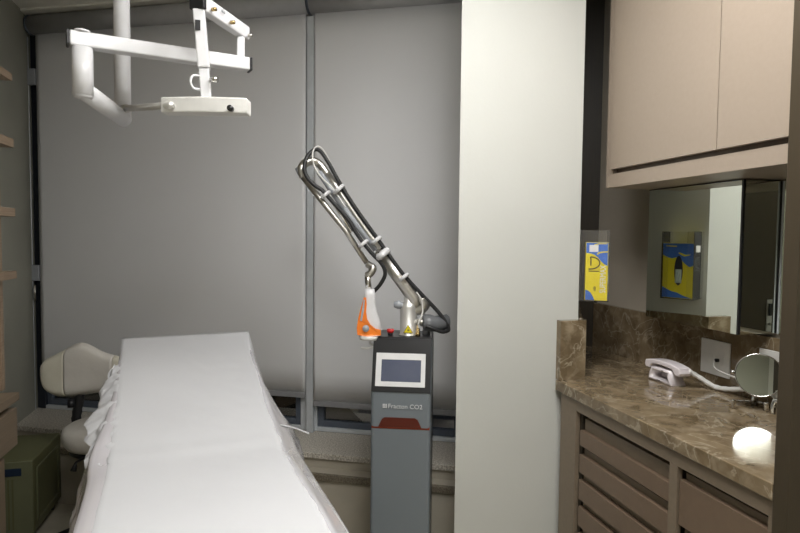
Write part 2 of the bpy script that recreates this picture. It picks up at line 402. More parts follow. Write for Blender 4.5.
# ------------------------------------------------------------------ mirror cabinet & wall mirror
XM = 1.69
mc = thing('mirror_cabinet', 'mirrored wall cabinet under the taupe wall cabinet', 'mirror cabinet', (1.78, 1.97, 1.180))
Ti = Matrix.Translation(-Vector(mc.location))
MB().box((XM + .006, 1.734, 1.182), (XR - .002, 2.236, 1.738), M['black'], .001, Ti).build('cabinet_carcass', M['black'], mc)
MB().box((XM, 1.7335, 1.180), (XM + .0055, 2.238, 1.737), M['mirror'], 0, Ti).build('front_mirror', M['mirror'], mc)
MB().box((XM + .010, 1.7285, 1.180), (XR - .012, 1.7335, 1.737), M['mirror'], 0, Ti).build('side_mirror', M['mirror'], mc)
fr = MB()
fr.box((XM - .001, 1.726, 1.180), (XM + .0095, 1.7332, 1.739), M['black'], 0, Ti)
fr.box((XM - .002, 1.7335, 1.7372), (XM + .005, 2.238, 1.7400), M['black'], 0, Ti)
fr.box((XR - .0115, 1.724, 1.180), (XR - .006, 1.7335, 1.739), M['black'], 0, Ti)
fr.build('edge_trim', M['black'], mc)
wm = thing('wall_mirror', 'narrow wall mirror between the mirror cabinet and the brown door', 'mirror', (1.863, 1.44, 1.18))
Ti = Matrix.Translation(-Vector(wm.location))
MB().box((1.860, 1.16, 1.180), (1.869, 1.716, 1.739), M['mirror'], 0, Ti).build('mirror_glass', M['mirror'], wm)
MB().box((1.858, 1.7165, 1.180), (1.869, 1.7225, 1.739), M['alu'], 0, Ti).build('mirror_edge', M['alu'], wm)

# ------------------------------------------------------------------ counter
CT = .915
ct = thing('marble_countertop', 'polished brown marble countertop with matching upstands', 'countertop', (1.56, 1.7, CT))
Ti = Matrix.Translation(-Vector(ct.location))
c = MB()
c.box((1.250, 1.153, CT - .045), (XR - .001, 2.236, CT), M['marble'], .003, Ti)
c.prism([(1.355, 2.2375), (XR - .001, 2.2375), (XR - .001, 2.897), (1.7665, 2.947)], CT - .045, CT, M['marble'], Ti)
c.build('slab', M['marble'], ct)
MB().box((1.8445, 1.153, CT + .0005), (XR - .001, 2.895, 1.165), M['marble'], .001, Ti).build('backsplash', M['marble'], ct)
NM = frame_mtx((1.362, 2.25, 0), (.866, -.5, 0), (.5, .866, 0))      # pillar side: x out of the wall, y along it
c = MB()
c.prism([(1.257, 2.212), (1.378, 2.212), (1.398, 2.247), (1.257, 2.247)], CT + .0005, 1.172, M['marble'], Ti, .0012)
c.box((.0005, .012, CT + .0005), (.018, .770, 1.172), M['marble'], .001, Ti @ NM)
c.build('side_splash', M['marble'], ct)

# ------------------------------------------------------------------ base cabinet
bc = thing('base_cabinet', 'brown base cabinet with slatted drawers under the marble countertop', 'cabinet', (1.56, 1.68, 0))
bb = MB(); Ti = Matrix.Translation(-Vector(bc.location)); FX = 1.262
def bx(m, a, b, bev=.001): bb.box(a, b, m, bev, Ti)
F_ = M['taupe_frame']; top = CT - .0455
bx(F_, (FX, 2.085, .08), (FX + .02, 2.205, top)); bx(F_, (FX, 1.500, .08), (FX + .02, 1.535, .822))
bx(F_, (FX, 1.156, .822), (FX + .02, 2.085, top)); bx(F_, (FX, 1.156, .08), (FX + .02, 1.172, .822))
bx(F_, (FX, 1.172, .08), (FX + .02, 2.085, .11))
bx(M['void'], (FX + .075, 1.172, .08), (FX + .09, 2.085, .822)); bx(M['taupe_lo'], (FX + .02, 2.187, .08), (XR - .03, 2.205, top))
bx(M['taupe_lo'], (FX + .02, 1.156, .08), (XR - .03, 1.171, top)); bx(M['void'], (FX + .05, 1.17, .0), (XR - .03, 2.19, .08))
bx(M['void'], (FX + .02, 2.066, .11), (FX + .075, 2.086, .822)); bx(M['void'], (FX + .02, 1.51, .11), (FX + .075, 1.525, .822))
bb.build('cabinet_body', M['taupe_frame'], bc)
tops = [.751, .652, .548, .438, .328, .218]; hts = [.062, .074, .080, .080, .080, .080]
for i, z in enumerate(tops):
    zb = z - hts[i]
    d = MB(); d.box((FX + .006, 1.540, zb), (FX + .026, 2.062, z), M['taupe_lo'], .001, Ti)
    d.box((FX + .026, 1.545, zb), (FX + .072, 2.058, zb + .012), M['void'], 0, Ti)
    d.box((FX + .0265, 1.545, z - .004), (FX + .05, 2.058, z + (.046 if i == 0 else .022)), M['taupe_frame'], 0, Ti)
    d.build('drawer', M['taupe_lo'], bc)
for z1, z0 in ((.783, .641), (.605, .463), (.427, .285), (.250, .125)):
    d = MB(); d.box((FX + .006, 1.176, z0), (FX + .026, 1.495, z1), M['taupe_lo'], .001, Ti)
    d.box((FX + .026, 1.18, z1 - .004), (FX + .05, 1.49, z1 + .020), M['taupe_frame'], 0, Ti)
    d.build('drawer', M['taupe_lo'], bc)

# ------------------------------------------------------------------ socket plates
XS = 1.844
def plate(y0, y1, z0, z1, label):
    t = thing('socket_plate', label, 'socket', (XS, (y0 + y1) / 2, z0), 0, 'wall plates above the countertop'); T = Matrix.Translation(-Vector(t.location))
    MB().box((XS - .007, y0, z0), (XS, y1, z1), M['offwhite'], .002, T).build('cover', M['offwhite'], t)
    return t, T
t, T = plate(1.913, 2.067, .965, 1.108, 'white socket plate with a plug in it, behind the telephone cord')
MB().box((XS - .009, 1.945, 1.012), (XS - .0072, 1.988, 1.053), M['offwhite'], .0006, T).build('socket_module', M['offwhite'], t)
MB().box((XS - .0086, 1.995, 1.012), (XS - .0072, 2.055, 1.053), M['offwhite'], .0006, T).build('blank_module', M['offwhite'], t)
plate(1.60, 1.775, .965, 1.118, 'white blank wall plate behind the round mirror')
pc = thing('plug_cable', 'white cable plugged into the socket plate, running behind the round mirror', 'cable', (1.80, 1.9, CT + .06))
T = Matrix.Translation(-Vector(pc.location))
MB().box((XS - .026, 1.960, 1.024), (XS - .0095, 1.972, 1.038), M['black'], .003, T).build('plug', M['black'], pc)
MB().tube([T @ p for p in smooth_path([(1.812, 1.966, 1.030), (1.798, 1.945, 1.006), (1.798, 1.88, .994), (1.808, 1.78, .985), (1.818, 1.70, .96), (1.82, 1.62, .9195)])], .0035, M['offwhite'], 8).build('cable', M['offwhite'], pc)

# ------------------------------------------------------------------ telephone
tp = thing('telephone', 'white retro telephone on the marble countertop', 'telephone', (1.70, 2.10, CT))
# profile drawn in (y, z), extruded along x
def yz(mb, poly, x0, x1, m, bev=.003):
    mtx = Matrix(((0, 0, 1, 0), (1, 0, 0, 0), (0, 1, 0, 0), (0, 0, 0, 1)))
    mb.prism([(a, b) for a, b in poly], x0, x1, m, mtx, bev, seg=3)
# base: a ring shaped foot with an open window
b1 = MB()
outer = [(.080, .001), (-.075, .001), (-.052, .030), (-.060, .058), (.058, .058), (.072, .030)]
inner = [(.062, .014), (-.048, .014), (-.040, .040), (.046, .042)]
t_ = bmesh.new()
def ring(x): return [t_.verts.new((x, a, b)) for a, b in outer], [t_.verts.new((x, a, b)) for a, b in [(.062, .012), (-.052, .012), (-.038, .030), (-.042, .047), (.044, .047), (.056, .030)]]
o0, i0 = ring(-.035); o1, i1 = ring(.035)
for k in range(6):
    j = (k + 1) % 6
    t_.faces.new([o0[k], o0[j], i0[j], i0[k]]); t_.faces.new([o1[k], i1[k], i1[j], o1[j]])
    t_.faces.new([o0[k], o1[k], o1[j], o0[j]]); t_.faces.new([i0[k], i0[j], i1[j], i1[k]])
bmesh.ops.recalc_face_normals(t_, faces=t_.faces)
bmesh.ops.bevel(t_, geom=t_.edges[:], offset=.0025, segments=2, affect='EDGES')
b1.merge(t_, M['pinkwhite'], None, True); b1.box((.018, -.045, .011), (.022, .058, .047), M['pinkwhite'], 0)
b1.build('phone_base', M['pinkwhite'], tp)
hs = MB(); pr = []
for k in range(13):
    y = .105 - .21 * k / 12; pr.append((y, .092 - 1.15 * y * y))
pr += [(-.110, .060), (-.103, .048), (-.078, .048), (-.070, .060)]
for k in range(9):
    y = -.06 + .12 * k / 8; pr.append((y, .072 - .9 * y * y))
pr += [(.074, .060), (.080, .048), (.103, .048), (.110, .060)]
yz(hs, pr, -.030, .030, M['pinkwhite'], .005)
hs.build('handset', M['pinkwhite'], tp)
for nm, ya in (('key_slot', .0), ):
    MB().box((-.0362, -.02, .0515), (-.0348, -.008, .0545), M['black'], 0).build('call_light', M['black'], tp)
MB().box((-.0358, .0, .006), (-.0345, .02, .009), M['black'], 0).build('base_slot', M['black'], tp)
cd = [(.02, -.100, .070), (.06, -.115, .045), (.10, -.16, .014), (.115, -.23, .022), (.12, -.32, .048), (.12, -.40, .055), (.125, -.46, .02)]
cm = MB(); cp = smooth_path(cd, 8); rr = [.0098 + .0010 * math.sin(i * 1.6) for i in range(len(cp))]
cm.tube(cp, rr, M['offwhite'], 12); tag(cm.build('wrapped_cord', M['offwhite'], tp), 'thick white spiral-wrapped cord')

# ------------------------------------------------------------------ makeup mirror
DC = Vector((1.738, 1.674, 1.043)); DN = Vector((-.70, -.66, .27)).normalized(); DR = .0765
mm = thing('makeup_mirror', 'small round chrome makeup mirror on the marble countertop beside the brown door', 'mirror', (1.74, 1.66, CT))
T = Matrix.Translation(-Vector(mm.location))
ax = DN.cross(Vector((0, 0, 1))).normalized()
fm = frame_mtx(DC, ax, DN.cross(ax))
fm = T @ (fm if (fm.to_3x3() @ Vector((0, 0, 1))).dot(DN) > 0 else frame_mtx(DC, ax, -DN.cross(ax)))
MB().lathe([(0, .0), (DR - .004, .0), (DR - .004, .0012), (0, .0012)], M['mirror'], 64, fm, smooth=False).build('mirror_disc', M['mirror'], mm)
MB().lathe([(0, -.008), (DR - .003, -.008), (DR, -.005), (DR, .0018), (DR - .0035, .0018), (DR - .0035, -.0004), (0, -.0004)], M['chrome'], 64, fm).build('rim', M['chrome'], mm)
st = MB()
bs = DC - Vector((0, 0, DR + .006))
hub = Vector((1.785, 1.735, CT + .012))
st.tube([T @ p for p in smooth_path([bs + Vector((.012, .012, .01)), bs + Vector((.022, .030, -.012)), hub])], .005, M['chrome'], 10)
f1 = Vector((1.676, 1.717, CT)); f2 = Vector((1.762, 1.662, CT))
for q in (f1, f2): st.box(T @ (q + Vector((-.007, -.007, .0005))), T @ (q + Vector((.007, .007, .032))), M['chrome'], .004)
st.tube([T @ p for p in smooth_path([f1 + Vector((0, 0, .014)), Vector((1.73, 1.755, CT + .012)), hub, Vector((1.795, 1.70, CT + .012)), f2 + Vector((0, 0, .014))])], .0045, M['chrome'], 10)
st.tube([T @ (hub - Vector((0, 0, .0115))), T @ (hub + Vector((0, 0, .018)))], .011, M['chrome'], 16)
st.build('stand', M['chrome'], mm)
kn = DC + ax * (-DR - .006 if (ax.x > 0) else DR + .006)
MB().tube([T @ (kn - ax * .006), T @ (kn + ax * .006)], .008, M['chrome'], 14).build('pivot_knob', M['chrome'], mm)

# ------------------------------------------------------------------ glove box in acrylic holder
gh = thing('acrylic_holder', 'clear acrylic box holder fixed on the white pillar side', 'holder', (1.42, 2.28, 1.250))
T = Matrix.Translation(-Vector(gh.location)) @ NM; a = MB()
hx0, hx1, hy0, hy1, hz0, hz1 = .0005, .122, .016, .160, 1.250, 1.560
a.box((hx0, hy0, hz0), (hx0 + .003, hy1, hz1), M['acrylic'], 0, T); a.box((hx0 + .003, hy0, hz0), (hx1, hy0 + .003, hz1), M['acrylic'], 0, T)
a.box((hx0 + .003, hy1 - .003, hz0), (hx1, hy1, hz1), M['acrylic'], 0, T); a.box((hx0 + .003, hy0 + .003, hz0), (hx1, hy1 - .003, hz0 + .003), M['acrylic'], 0, T)
a.box((hx1 - .003, hy0 + .003, hz0 + .003), (hx1, hy0 + .03, hz1), M['acrylic'], 0, T); a.box((hx1 - .003, hy1 - .03, hz0 + .003), (hx1, hy1 - .003, hz1), M['acrylic'], 0, T)
a.build('holder_shell', M['acrylic'], gh)
gb = thing('glove_box', 'blue and yellow card box of gloves inside the clear acrylic holder', 'glove box', (1.44, 2.26, 1.2545))
gx0, gx1, gy0, gy1, gz0, gz1 = .024, .1165, .0205, .1545, 1.2545, 1.507
T = Matrix.Translation(-Vector(gb.location)) @ NM
MB().box((gx0, gy0, gz0), (gx1, gy1, gz1), M['yellow'], .001, T).build('carton', M['yellow'], gb)
W_, H_ = gx1 - gx0, gz1 - gz0
end = lambda u, v: (gx0 + u * W_, gz0 + v * H_)
mxz = T @ Matrix(((1, 0, 0, 0), (0, 0, -1, gy0), (0, 1, 0, 0), (0, 0, 0, 1)))       # (x,z) drawing on the near end
MB().prism([end(*q) for q in [(.02, .995), (.98, .995), (.98, .60), (.84, .625), (.70, .67), (.55, .74), (.38, .79), (.20, .81), (.02, .815)]], .0, .0006, M['blue'], mxz).build('printed_wave', M['blue'], gb)
MB().prism([end(*q) for q in [(.02, .005), (.44, .005), (.36, .07), (.24, .14), (.12, .17), (.02, .18)]], 0, .0006, M['blue'], mxz).build('printed_wave', M['blue'], gb)
MB().prism([end(*q) for q in [(.36, .965), (.60, .985), (.95, .985), (.95, .972), (.62, .97), (.40, .95)]], .0007, .0011, M['yellow'], mxz).build('printed_wave', M['yellow'], gb)
MB().prism([end(*q) for q in [(.50, .80), (.58, .835), (.75, .845), (.98, .85), (.98, .83), (.76, .825), (.62, .812), (.52, .785)]], .0007, .0011, M['yellow'], mxz).build('printed_wave', M['yellow'], gb)
MB().prism([end(*q) for q in [(.16, .955), (.56, .955), (.56, .835), (.16, .835)]], .0012, .0016, M['offwhite'], mxz).build('white_square_sticker', M['offwhite'], gb)
# ring-shaped D emblem
dm = MB(); pts = [(.22, .74), (.22, .55)]; arc = [(.22 + .42 * math.cos(q) * 1.0, .645 + .105 * math.sin(q)) for q in [PI / 2 - k * PI / 10 for k in range(11)]]
path = [(.22, .72), *[(a_, b_) for a_, b_ in arc], (.14, .54)]
def stroke(mb, pl, wd, h0, h1, m, mtx):
    for (a0, b0), (a1, b1) in zip(pl[:-1], pl[1:]):
        d = Vector((a1 - a0, b1 - b0)); n_ = Vector((-d.y, d.x)).normalized() * wd / 2
        mb.prism([(a0 + n_.x, b0 + n_.y), (a0 - n_.x, b0 - n_.y), (a1 - n_.x, b1 - n_.y), (a1 + n_.x, b1 + n_.y)], h0, h1, m, mtx)
stroke(dm, [end(*q) for q in path], .0045, .0012, .0016, M['ink'], mxz)
stroke(dm, [end(.24, .72), end(.24, .60)], .005, .0012, .0016, M['ink'], mxz)
stroke(dm, [end(.14, .505), end(.62, .505)], .003, .0012, .0016, M['ink'], mxz)
dm.build('emblem', M['ink'], gb)
X0 = Vector((0, 0, 1)); m_t = T @ frame_mtx((gx0 + .80 * W_, gy0 - .0008, gz0 + .37 * H_), (0, 0, 1), (-1, 0, 0))
text('box_lettering', 'SUPERMAX', .034, m_t, M['silver'], gb, sx=.72)
m_t = T @ frame_mtx((gx0 + .44 * W_, gy0 - .0008, gz0 + .20 * H_), (0, 0, 1), (-1, 0, 0))
text('small_lettering', '100', .014, m_t, M['ink'], gb)
# broad side, seen in the mirror
mf = T @ Matrix(((0, 0, 1, gx1), (1, 0, 0, gy0), (0, 1, 0, gz0), (0, 0, 0, 1)))     # (y, z) drawing on the +x side
LY = gy1 - gy0; q_ = lambda u, v: (u * LY, v * H_)
MB().prism([q_(*p) for p in [(0, .995), (1, .995), (1, .78), (.85, .74), (.7, .72), (.55, .74), (.4, .70), (.25, .62), (.12, .57), (0, .60)]], 0, .0006, M['blue'], mf).build('printed_wave', M['blue'], gb)
MB().prism([q_(*p) for p in [(0, .005), (1, .005), (1, .2), (.85, .16), (.7, .12), (.5, .10), (.3, .05), (.1, .02)]], 0, .0006, M['blue'], mf).build('printed_wave', M['blue'], gb)
MB().prism([q_(*p) for p in [(.1, .80), (.25, .79), (.45, .83), (.5, .82), (.45, .80), (.3, .76), (.12, .78)]], .0007, .001, M['yellow'], mf).build('printed_wave', M['yellow'], gb)
MB().prism([q_(*p) for p in [(.55, .95), (.9, .955), (.9, .935), (.55, .93)]], .0007, .001, M['yellow'], mf).build('printed_wave', M['yellow'], gb)
ov = [q_(.47 + .14 * math.cos(a_), .50 + .27 * math.sin(a_)) for a_ in [k * 2 * PI / 24 for k in range(24)]]
MB().prism(ov, .001, .0016, M['ink'], mf).build('oval_opening', M['ink'], gb)
gl = thing('latex_glove', 'pale latex glove bulging out of the box opening', 'glove', NM @ Vector((gx1 + .002, gy0 + .47 * LY, gz0 + .40 * H_)), math.radians(-30))
gm = MB(); gm.grid(14, 14, lambda u, v: Vector((.0052 * math.sin(PI * u) * math.sin(PI * v) * (1 + .7 * math.sin(u * 17 + v * 9)), (u - .5) * .028, (v - .5) * .062)), M['glove'], thick=.0008)
gm.build('glove_bulge', M['glove'], gl)

# ------------------------------------------------------------------ massage couch
A_ = Vector((-.148, .989, 0)).normalized(); B_ = Vector((.989, .148, 0)).normalized(); C0 = Vector((-.185, 1.97, 0))
def ztop(s):
    # flat seat, head section raised with a soft kink
    if s < -.08: return .80
    if s < .12: t = (s + .08) / .2; return .80 + .2 * .272 * t * t / 2
    return .80 + .0272 + (s - .12) * .272
def bed(s, h, dz=0): return C0 + A_ * s + B_ * h + Vector((0, 0, ztop(s) + dz))
cch = thing('treatment_couch', 'padded treatment couch with raised head end, under the white paper', 'treatment couch', C0 + A_ * -.2)
T = Matrix.Translation(-Vector(cch.location))
def pad(s0, s1, hw, th, top):
    mb = MB(); t = bmesh.new(); rings = []; n = 24; nu = 20
    for i in range(nu + 1):
        s = s0 + (s1 - s0) * i / nu; e = 0 if 0 < i < nu else .012
        rg = []
        for k in range(n):
            a = 2 * PI * (k + .5) / n; cx, cz = math.cos(a), math.sin(a)
            px = math.copysign(abs(cx) ** .25, cx) * (hw - e); pz = math.copysign(abs(cz) ** .45, cz) * (th / 2 - e)
            rg.append(t.verts.new(T @ bed(s, px, top - th / 2 + pz)))
        rings.append(rg)
    for i in range(nu):
        for k in range(n): t.faces.new([rings[i][k], rings[i][(k + 1) % n], rings[i + 1][(k + 1) % n], rings[i + 1][k]])
    t.faces.new(rings[0][::-1]); t.faces.new(rings[-1]); mb.merge(t, M['vinyl'], None, True); return mb
pad(-.95, .0, .305, .09, -.012).build('seat_cushion', M['vinyl'], cch)
pad(.004, .885, .272, .08, -.012).build('back_cushion', M['vinyl'], cch)
fr = MB()
for h in (-.22, .22):
    fr.tube([T @ bed(-.92, h, -.125), T @ bed(-.1, h, -.125), T @ (bed(.8, h, 0) * 1 + Vector((0, 0, -.125)))], .018, M['white'], 10)
fr.build('frame_rails', M['white'], cch)
pm = frame_mtx((0, 0, 0), A_, Vector((-A_.y, A_.x, 0)))
MB().box((-.42, -.20, .06), (.42, .20, .665), M['white'], .02, pm).build('pedestal', M['white'], cch)
MB().box((-.55, -.26, .0), (.55, .26, .058), M['mgrey_d'], .015, pm).build('floor_plate', M['mgrey_d'], cch)

# paper
ps = tag(MB().grid(90, 40, lambda u, v: (lambda s, h: bed(s, h * (1 + .035 * max(0, -.1 - s)) , .004 + .0035 * noise.noise(Vector((s * 5, h * 4, 0))) + .0012 * noise.noise(Vector((s * 22, h * 16, 3)))
        + .004 * math.exp(-((s - .03) / .03) ** 2)
        - max(0, abs(h) - .255) ** 2 * 18 * (1 if s < .7 else max(0, (.93 - s) / .23))))(-.93 + 1.86 * u, (v - .5) * .565 + .006), M['paper'], thick=.0008).build('couch_paper', M['paper']),
    'wide strip of plain white paper laid along the treatment couch', 'paper sheet')

# plastic cover draped under the paper, hanging down both sides in crumples
def w_bulge(s, side): return math.exp(-((s - (.16 if side > 0 else .10)) / .13) ** 2)
def drape(side, s0, s1, w0, drop, seed, m, base=.255):
    def fn(u, v):
        s = s0 + (s1 - s0) * u
        nz = noise.noise(Vector((s * 9, v * 3, seed))); nz2 = noise.noise(Vector((s * 25, v * 7, seed + 5)))
        hw = .312 if s < 0 else .312 - .034 * min(1, s / .5)
        out = base + (hw - base) * min(1, v * 3.0) + .045 * w_bulge(s, side) * v
        w = max(0, v - .30) / .70
        env = math.sin(min(1, u * 3.2) * PI / 2) * math.sin(min(1, (1 - u) * 4) * PI / 2)
        out += w0 * env * math.sin(w * PI / 2) * (.75 + .5 * nz) + .010 * nz2 * w
        dz = .0015 - w * drop(u) * (1 + .18 * nz) + .008 * nz2 * w
        if w == 0: dz = .0015 + (.0 if v < .2 else -.004 * (v - .2) / .1)
        return bed(s, side * out, dz)
    return fn
cv = thing('plastic_cover', 'crumpled clear plastic cover hanging over both sides of the treatment couch', 'plastic cover', C0 + Vector((0, 0, .80)))
T = Matrix.Translation(-Vector(cv.location))
mbr = MB(); fn = drape(1, -.93, .84, .050, lambda u: .09 + .05 * math.sin(u * PI), 1.3, None); mbr.grid(170, 22, lambda u, v: T @ fn(u, v), M['film']); mbr.build('right_drape', M['film'], cv)
mbl = MB(); fn2 = drape(-1, -.93, .72, .040, lambda u: .15 + .06 * math.sin(u * PI), 7.7, None); mbl.grid(170, 22, lambda u, v: T @ fn2(u, v), M['film2']); mbl.build('left_drape', M['film2'], cv)
ti = MB(); ti.tube([T @ p for p in smooth_path([bed(.12, .29, .004), bed(.10, .335, .0), bed(.07, .385, -.012)])], .0045, M['paper'], 8, flat=.4)
tag(ti.build('tie_strip', M['paper'], cv), 'narrow white strip sticking out')
# white sheet crumpled along the left edge of the head section
def ls(u, v):
    s = .0 + .68 * u; nz = noise.noise(Vector((s * 17, v * 2, 2.2)))
    e = math.sin(u * PI) ** .5
    return T @ bed(s, -(.250 + .040 * v + .060 * v * e * (1 + .8 * nz)), .0035 - .07 * v * v * e + .020 * v * noise.noise(Vector((s * 30, v * 4, 9))))
ws = MB(); ws.grid(110, 12, ls, M['paper']); tag(ws.build('crumpled_edge', M['paper'], cv), 'opaque white crumpled edge')

# ------------------------------------------------------------------ stool
sx, sy = -.735, 3.10
so = thing('wheeled_stool', 'cream padded wheeled stool with a backrest, left of the couch', 'stool', (sx, sy, 0), 0)
MB().lathe([(0, 0.480), (.12, 0.480), (.165, 0.490), (.182, 0.515), (.186, 0.545), (.180, 0.573), (.160, 0.587), (.10, 0.595), (0, 0.597)], M['vinyl2'], 40).build('seat', M['vinyl2'], so)
MB().lathe([(0, 0.460), (.150, 0.460), (.156, 0.479), (0, 0.479)], M['black'], 32).build('seat_plate', M['black'], so)
MB().lathe([(0, .06), (.030, .06), (.030, .22), (.020, .225), (.020, .459), (0, .459)], M['black'], 20).build('gas_column', M['black'], so)
for k in range(5):
    a = math.radians(200 + 72 * k); d = Vector((math.cos(a), math.sin(a), 0))
    lg = MB(); lg.tube([d * .02 + Vector((0, 0, .10)), d * .13 + Vector((0, 0, .085)), d * .235 + Vector((0, 0, .066))], [.024, .018, .014], M['black'], 12)
    lo = lg.build('leg', M['black'], so)
    cs = MB(); pos = d * .235; side = Vector((-d.y, d.x, 0))
    for sg in (-1, 1): cs.tube([pos + side * (.008 * sg) + Vector((0, 0, .027)), pos + side * (.024 * sg) + Vector((0, 0, .027))], .0265, M['black'], 18)
    cs.box(pos + Vector((-.010, -.010, .03)), pos + Vector((.010, .010, .066)), M['black'], .002)
    cs.build('caster', M['black'], lo)
MB().tube([(-.04, -.10, .468), (-.08, -.17, .46), (-.085, -.195, .430)], [.006, .006, .014], M['black'], 10).build('height_lever', M['black'], so)
# backrest post (ribbed) and pad; pad faces right and slightly to the camera
post = MB(); pth = smooth_path([(-.06, .08, .465), (-.14, .13, .48), (-.165, .15, .56), (-.145, .15, .70), (-.14, .15, .80)]); post.tube(pth, [.021 + .003 * (i % 2) for i in range(len(pth))], M['rubber'], 14)
post.build('backrest_post', M['rubber'], so)
MB().tube([(-.165, .13, .66), (-.195, .125, .66)], .022, M['black'], 14).build('adjusting_knob', M['black'], so)
bkm = frame_mtx((-.087, .12, .0), (.965, -.26, 0), (0, 0, 1)) @ Matrix.Diagonal((1.12, 1, 1, 1))  # local x along the pad, y up, z towards room
def bkprof(x):
    # top and bottom outline of the pad at x in [-.21,.21]
    e = max(0.0, 1 - (abs(x) / .212) ** 4) ** .5
    topz = .845 + .060 * math.exp(-((x + .035) / .085) ** 2) + .065 * e + .018 * (-x / .21) * 0
    botz = .800 - .130 * e + .075 * (x + .21) / .42 * 1.0 * e
    tz = .80 + (topz - .80) * (e if e < .5 else 1) if False else topz
    return (tz, botz)
def backpad(x0, x1, m, name):
    t = bmesh.new(); nu, nv = 22, 14; F, Bk = [], []
    for i in range(nu + 1):
        x = x0 + (x1 - x0) * i / nu; tz, bz = bkprof(x); rf, rb = [], []
        ex = max(0, 1 - (abs(x) / .213) ** 6) ** .5
        curve = .55 * x * x
        for j in range(nv + 1):
            v = -1 + 2 * j / nv; th = .034 * max(0, 1 - abs(v) ** 5) ** .5 * (.15 + .85 * ex)
            zz = (tz + bz) / 2 + (tz - bz) / 2 * v
            rf.append(t.verts.new((x, zz, curve + th))); rb.append(t.verts.new((x, zz, curve - th)))
        F.append(rf); Bk.append(rb)
    for i in range(nu):
        for j in range(nv):
            t.faces.new([F[i][j], F[i + 1][j], F[i + 1][j + 1], F[i][j + 1]]); t.faces.new([Bk[i][j], Bk[i][j + 1], Bk[i + 1][j + 1], Bk[i + 1][j]])
        t.faces.new([F[i][0], Bk[i][0], Bk[i + 1][0], F[i + 1][0]]); t.faces.new([F[i][nv], F[i + 1][nv], Bk[i + 1][nv], Bk[i][nv]])
    for i, fl in ((0, 1), (nu, 0)):
        t.faces.new([F[i][j] for j in range(nv + 1)] + [Bk[i][j] for j in range(nv, -1, -1)])
    bmesh.ops.remove_doubles(t, verts=t.verts, dist=1e-5)
    mb = MB(); mb.merge(t, m, bkm, True); return mb.build(name, m, so)
bkr = backpad(-.105, .115, M['vinyl2'], 'backrest')
for a0, a1 in ((-.2115, -.107), (.117, .2115)):
    o = backpad(a0, a1, M['vinyl'], 'backrest_side'); 

# ------------------------------------------------------------------ olive cabinet
oc = thing('metal_cabinet', 'low olive-green metal cabinet on the floor by the left wall', 'cabinet', (-1.205, 3.35, 0))
T = Matrix.Translation(-Vector(oc.location)); ox0, ox1, oy0, oy1 = -1.345, -1.062, 3.125, 3.543
MB().box((ox0, oy0 + .010, .05), (ox1, oy1, .415), M['green'], .006, T).build('cabinet_shell', M['green'], oc)
MB().box((ox0 + .002, oy0, .052), (ox1 - .002, oy0 + .0095, .413), M['green_l'], .003, T).build('front_panel', M['green_l'], oc)
MB().box((ox0 + .145, oy0 - .003, .345), (ox0 + .235, oy0 - .0003, .382), M['navy'], .001, T).build('blue_nameplate', M['navy'], oc)
gr = MB()
for k in range(5): gr.box((ox0 + .12 + .018 * k, oy0 - .002, .08), (ox0 + .128 + .018 * k, oy0 - .0003, .33), M['green'], 0, T)
gr.build('ribs', M['green'], oc)
sp = MB()
for a0, b0, a1, b1 in ((oy0 + .05, .09, oy1 - .05, .102), (oy0 + .05, .352, oy1 - .05, .364), (oy0 + .05, .102, oy0 + .062, .352), (oy1 - .062, .102, oy1 - .05, .352)):
    sp.box((ox1 + .0003, a0, b0), (ox1 + .005, a1, b1), M['green_l'], .001, T)
sp.build('side_moulding', M['green_l'], oc)
for x, y in ((ox0 + .04, oy0 + .05), (ox1 - .04, oy0 + .05), (ox0 + .04, oy1 - .05), (ox1 - .04, oy1 - .05)):
    MB().tube([T @ Vector((x - .015, y, .025)), T @ Vector((x + .015, y, .025))], .0245, M['rubber'], 16).build('caster', M['rubber'], oc)

# ------------------------------------------------------------------ shelf unit & desk unit at left
su = thing('shelf_unit', 'light wooden open shelf unit along the left wall', 'shelf unit', (-1.18, 2.4, .88))
T = Matrix.Translation(-Vector(su.location))
for z0, z1 in ((2.165, 2.195), (1.885, 1.922), (1.592, 1.628), (1.328, 1.361)):
    MB().box((XL + .003, 1.62, z0), (-1.0, 2.815, z1), M['wood'], .001, T).build('shelf', M['wood'], su)
for y in (2.70, 1.64):
    u = MB()
    zs = [(.8685, 1.3275), (1.3615, 1.5915), (1.6285, 1.8845), (1.9225, 2.1645), (2.1955, CEIL - .003)]
    for z0, z1 in zs: u.box((XL + .003, y, z0), (-1.022, y + .028, z1), M['wood'], 0, T)
    u.build('upright', M['wood'], su)
du = thing('desk_unit', 'brown wooden desk unit with a drawer below the shelf unit', 'desk unit', (-1.15, 2.2, 0))
T = Matrix.Translation(-Vector(du.location))
MB().box((XL + .003, 1.62, .836), (-.950, 2.672, .868), M['deskwood'], .0015, T).build('desktop', M['deskwood'], du)
MB().box((XL + .003, 1.64, .08), (-.985, 2.56, .640), M['deskwood'], .001, T).build('carcass', M['deskwood'], du)
MB().box((XL + .003, 1.64, .6405), (-.985, 2.655, .8355), M['deskwood'], .001, T).build('drawer_case', M['deskwood'], du)
MB().box((-.984, 1.65, .655), (-.955, 2.657, .808), M['deskwood'], .0015, T).build('drawer', M['deskwood'], du)
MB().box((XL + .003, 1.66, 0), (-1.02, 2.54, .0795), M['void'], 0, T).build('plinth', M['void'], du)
for y0, y1 in ((1.65, 2.10), (2.105, 2.555)):
    MB().box((-.984, y0, .09), (-.966, y1, .635), M['deskwood'], .001, T).build('cupboard_door', M['deskwood'], du)
dc = thing('digital_clock', 'small dark digital clock with a blue display on the lowest wooden shelf', 'clock', (-1.06, 2.705, 1.3615))
k = MB(); k.box((-.06, -.05, .0), (.030, .05, .125), M['clear_grey'], .012, None, 3); k.build('clock_body', M['clear_grey'], dc)
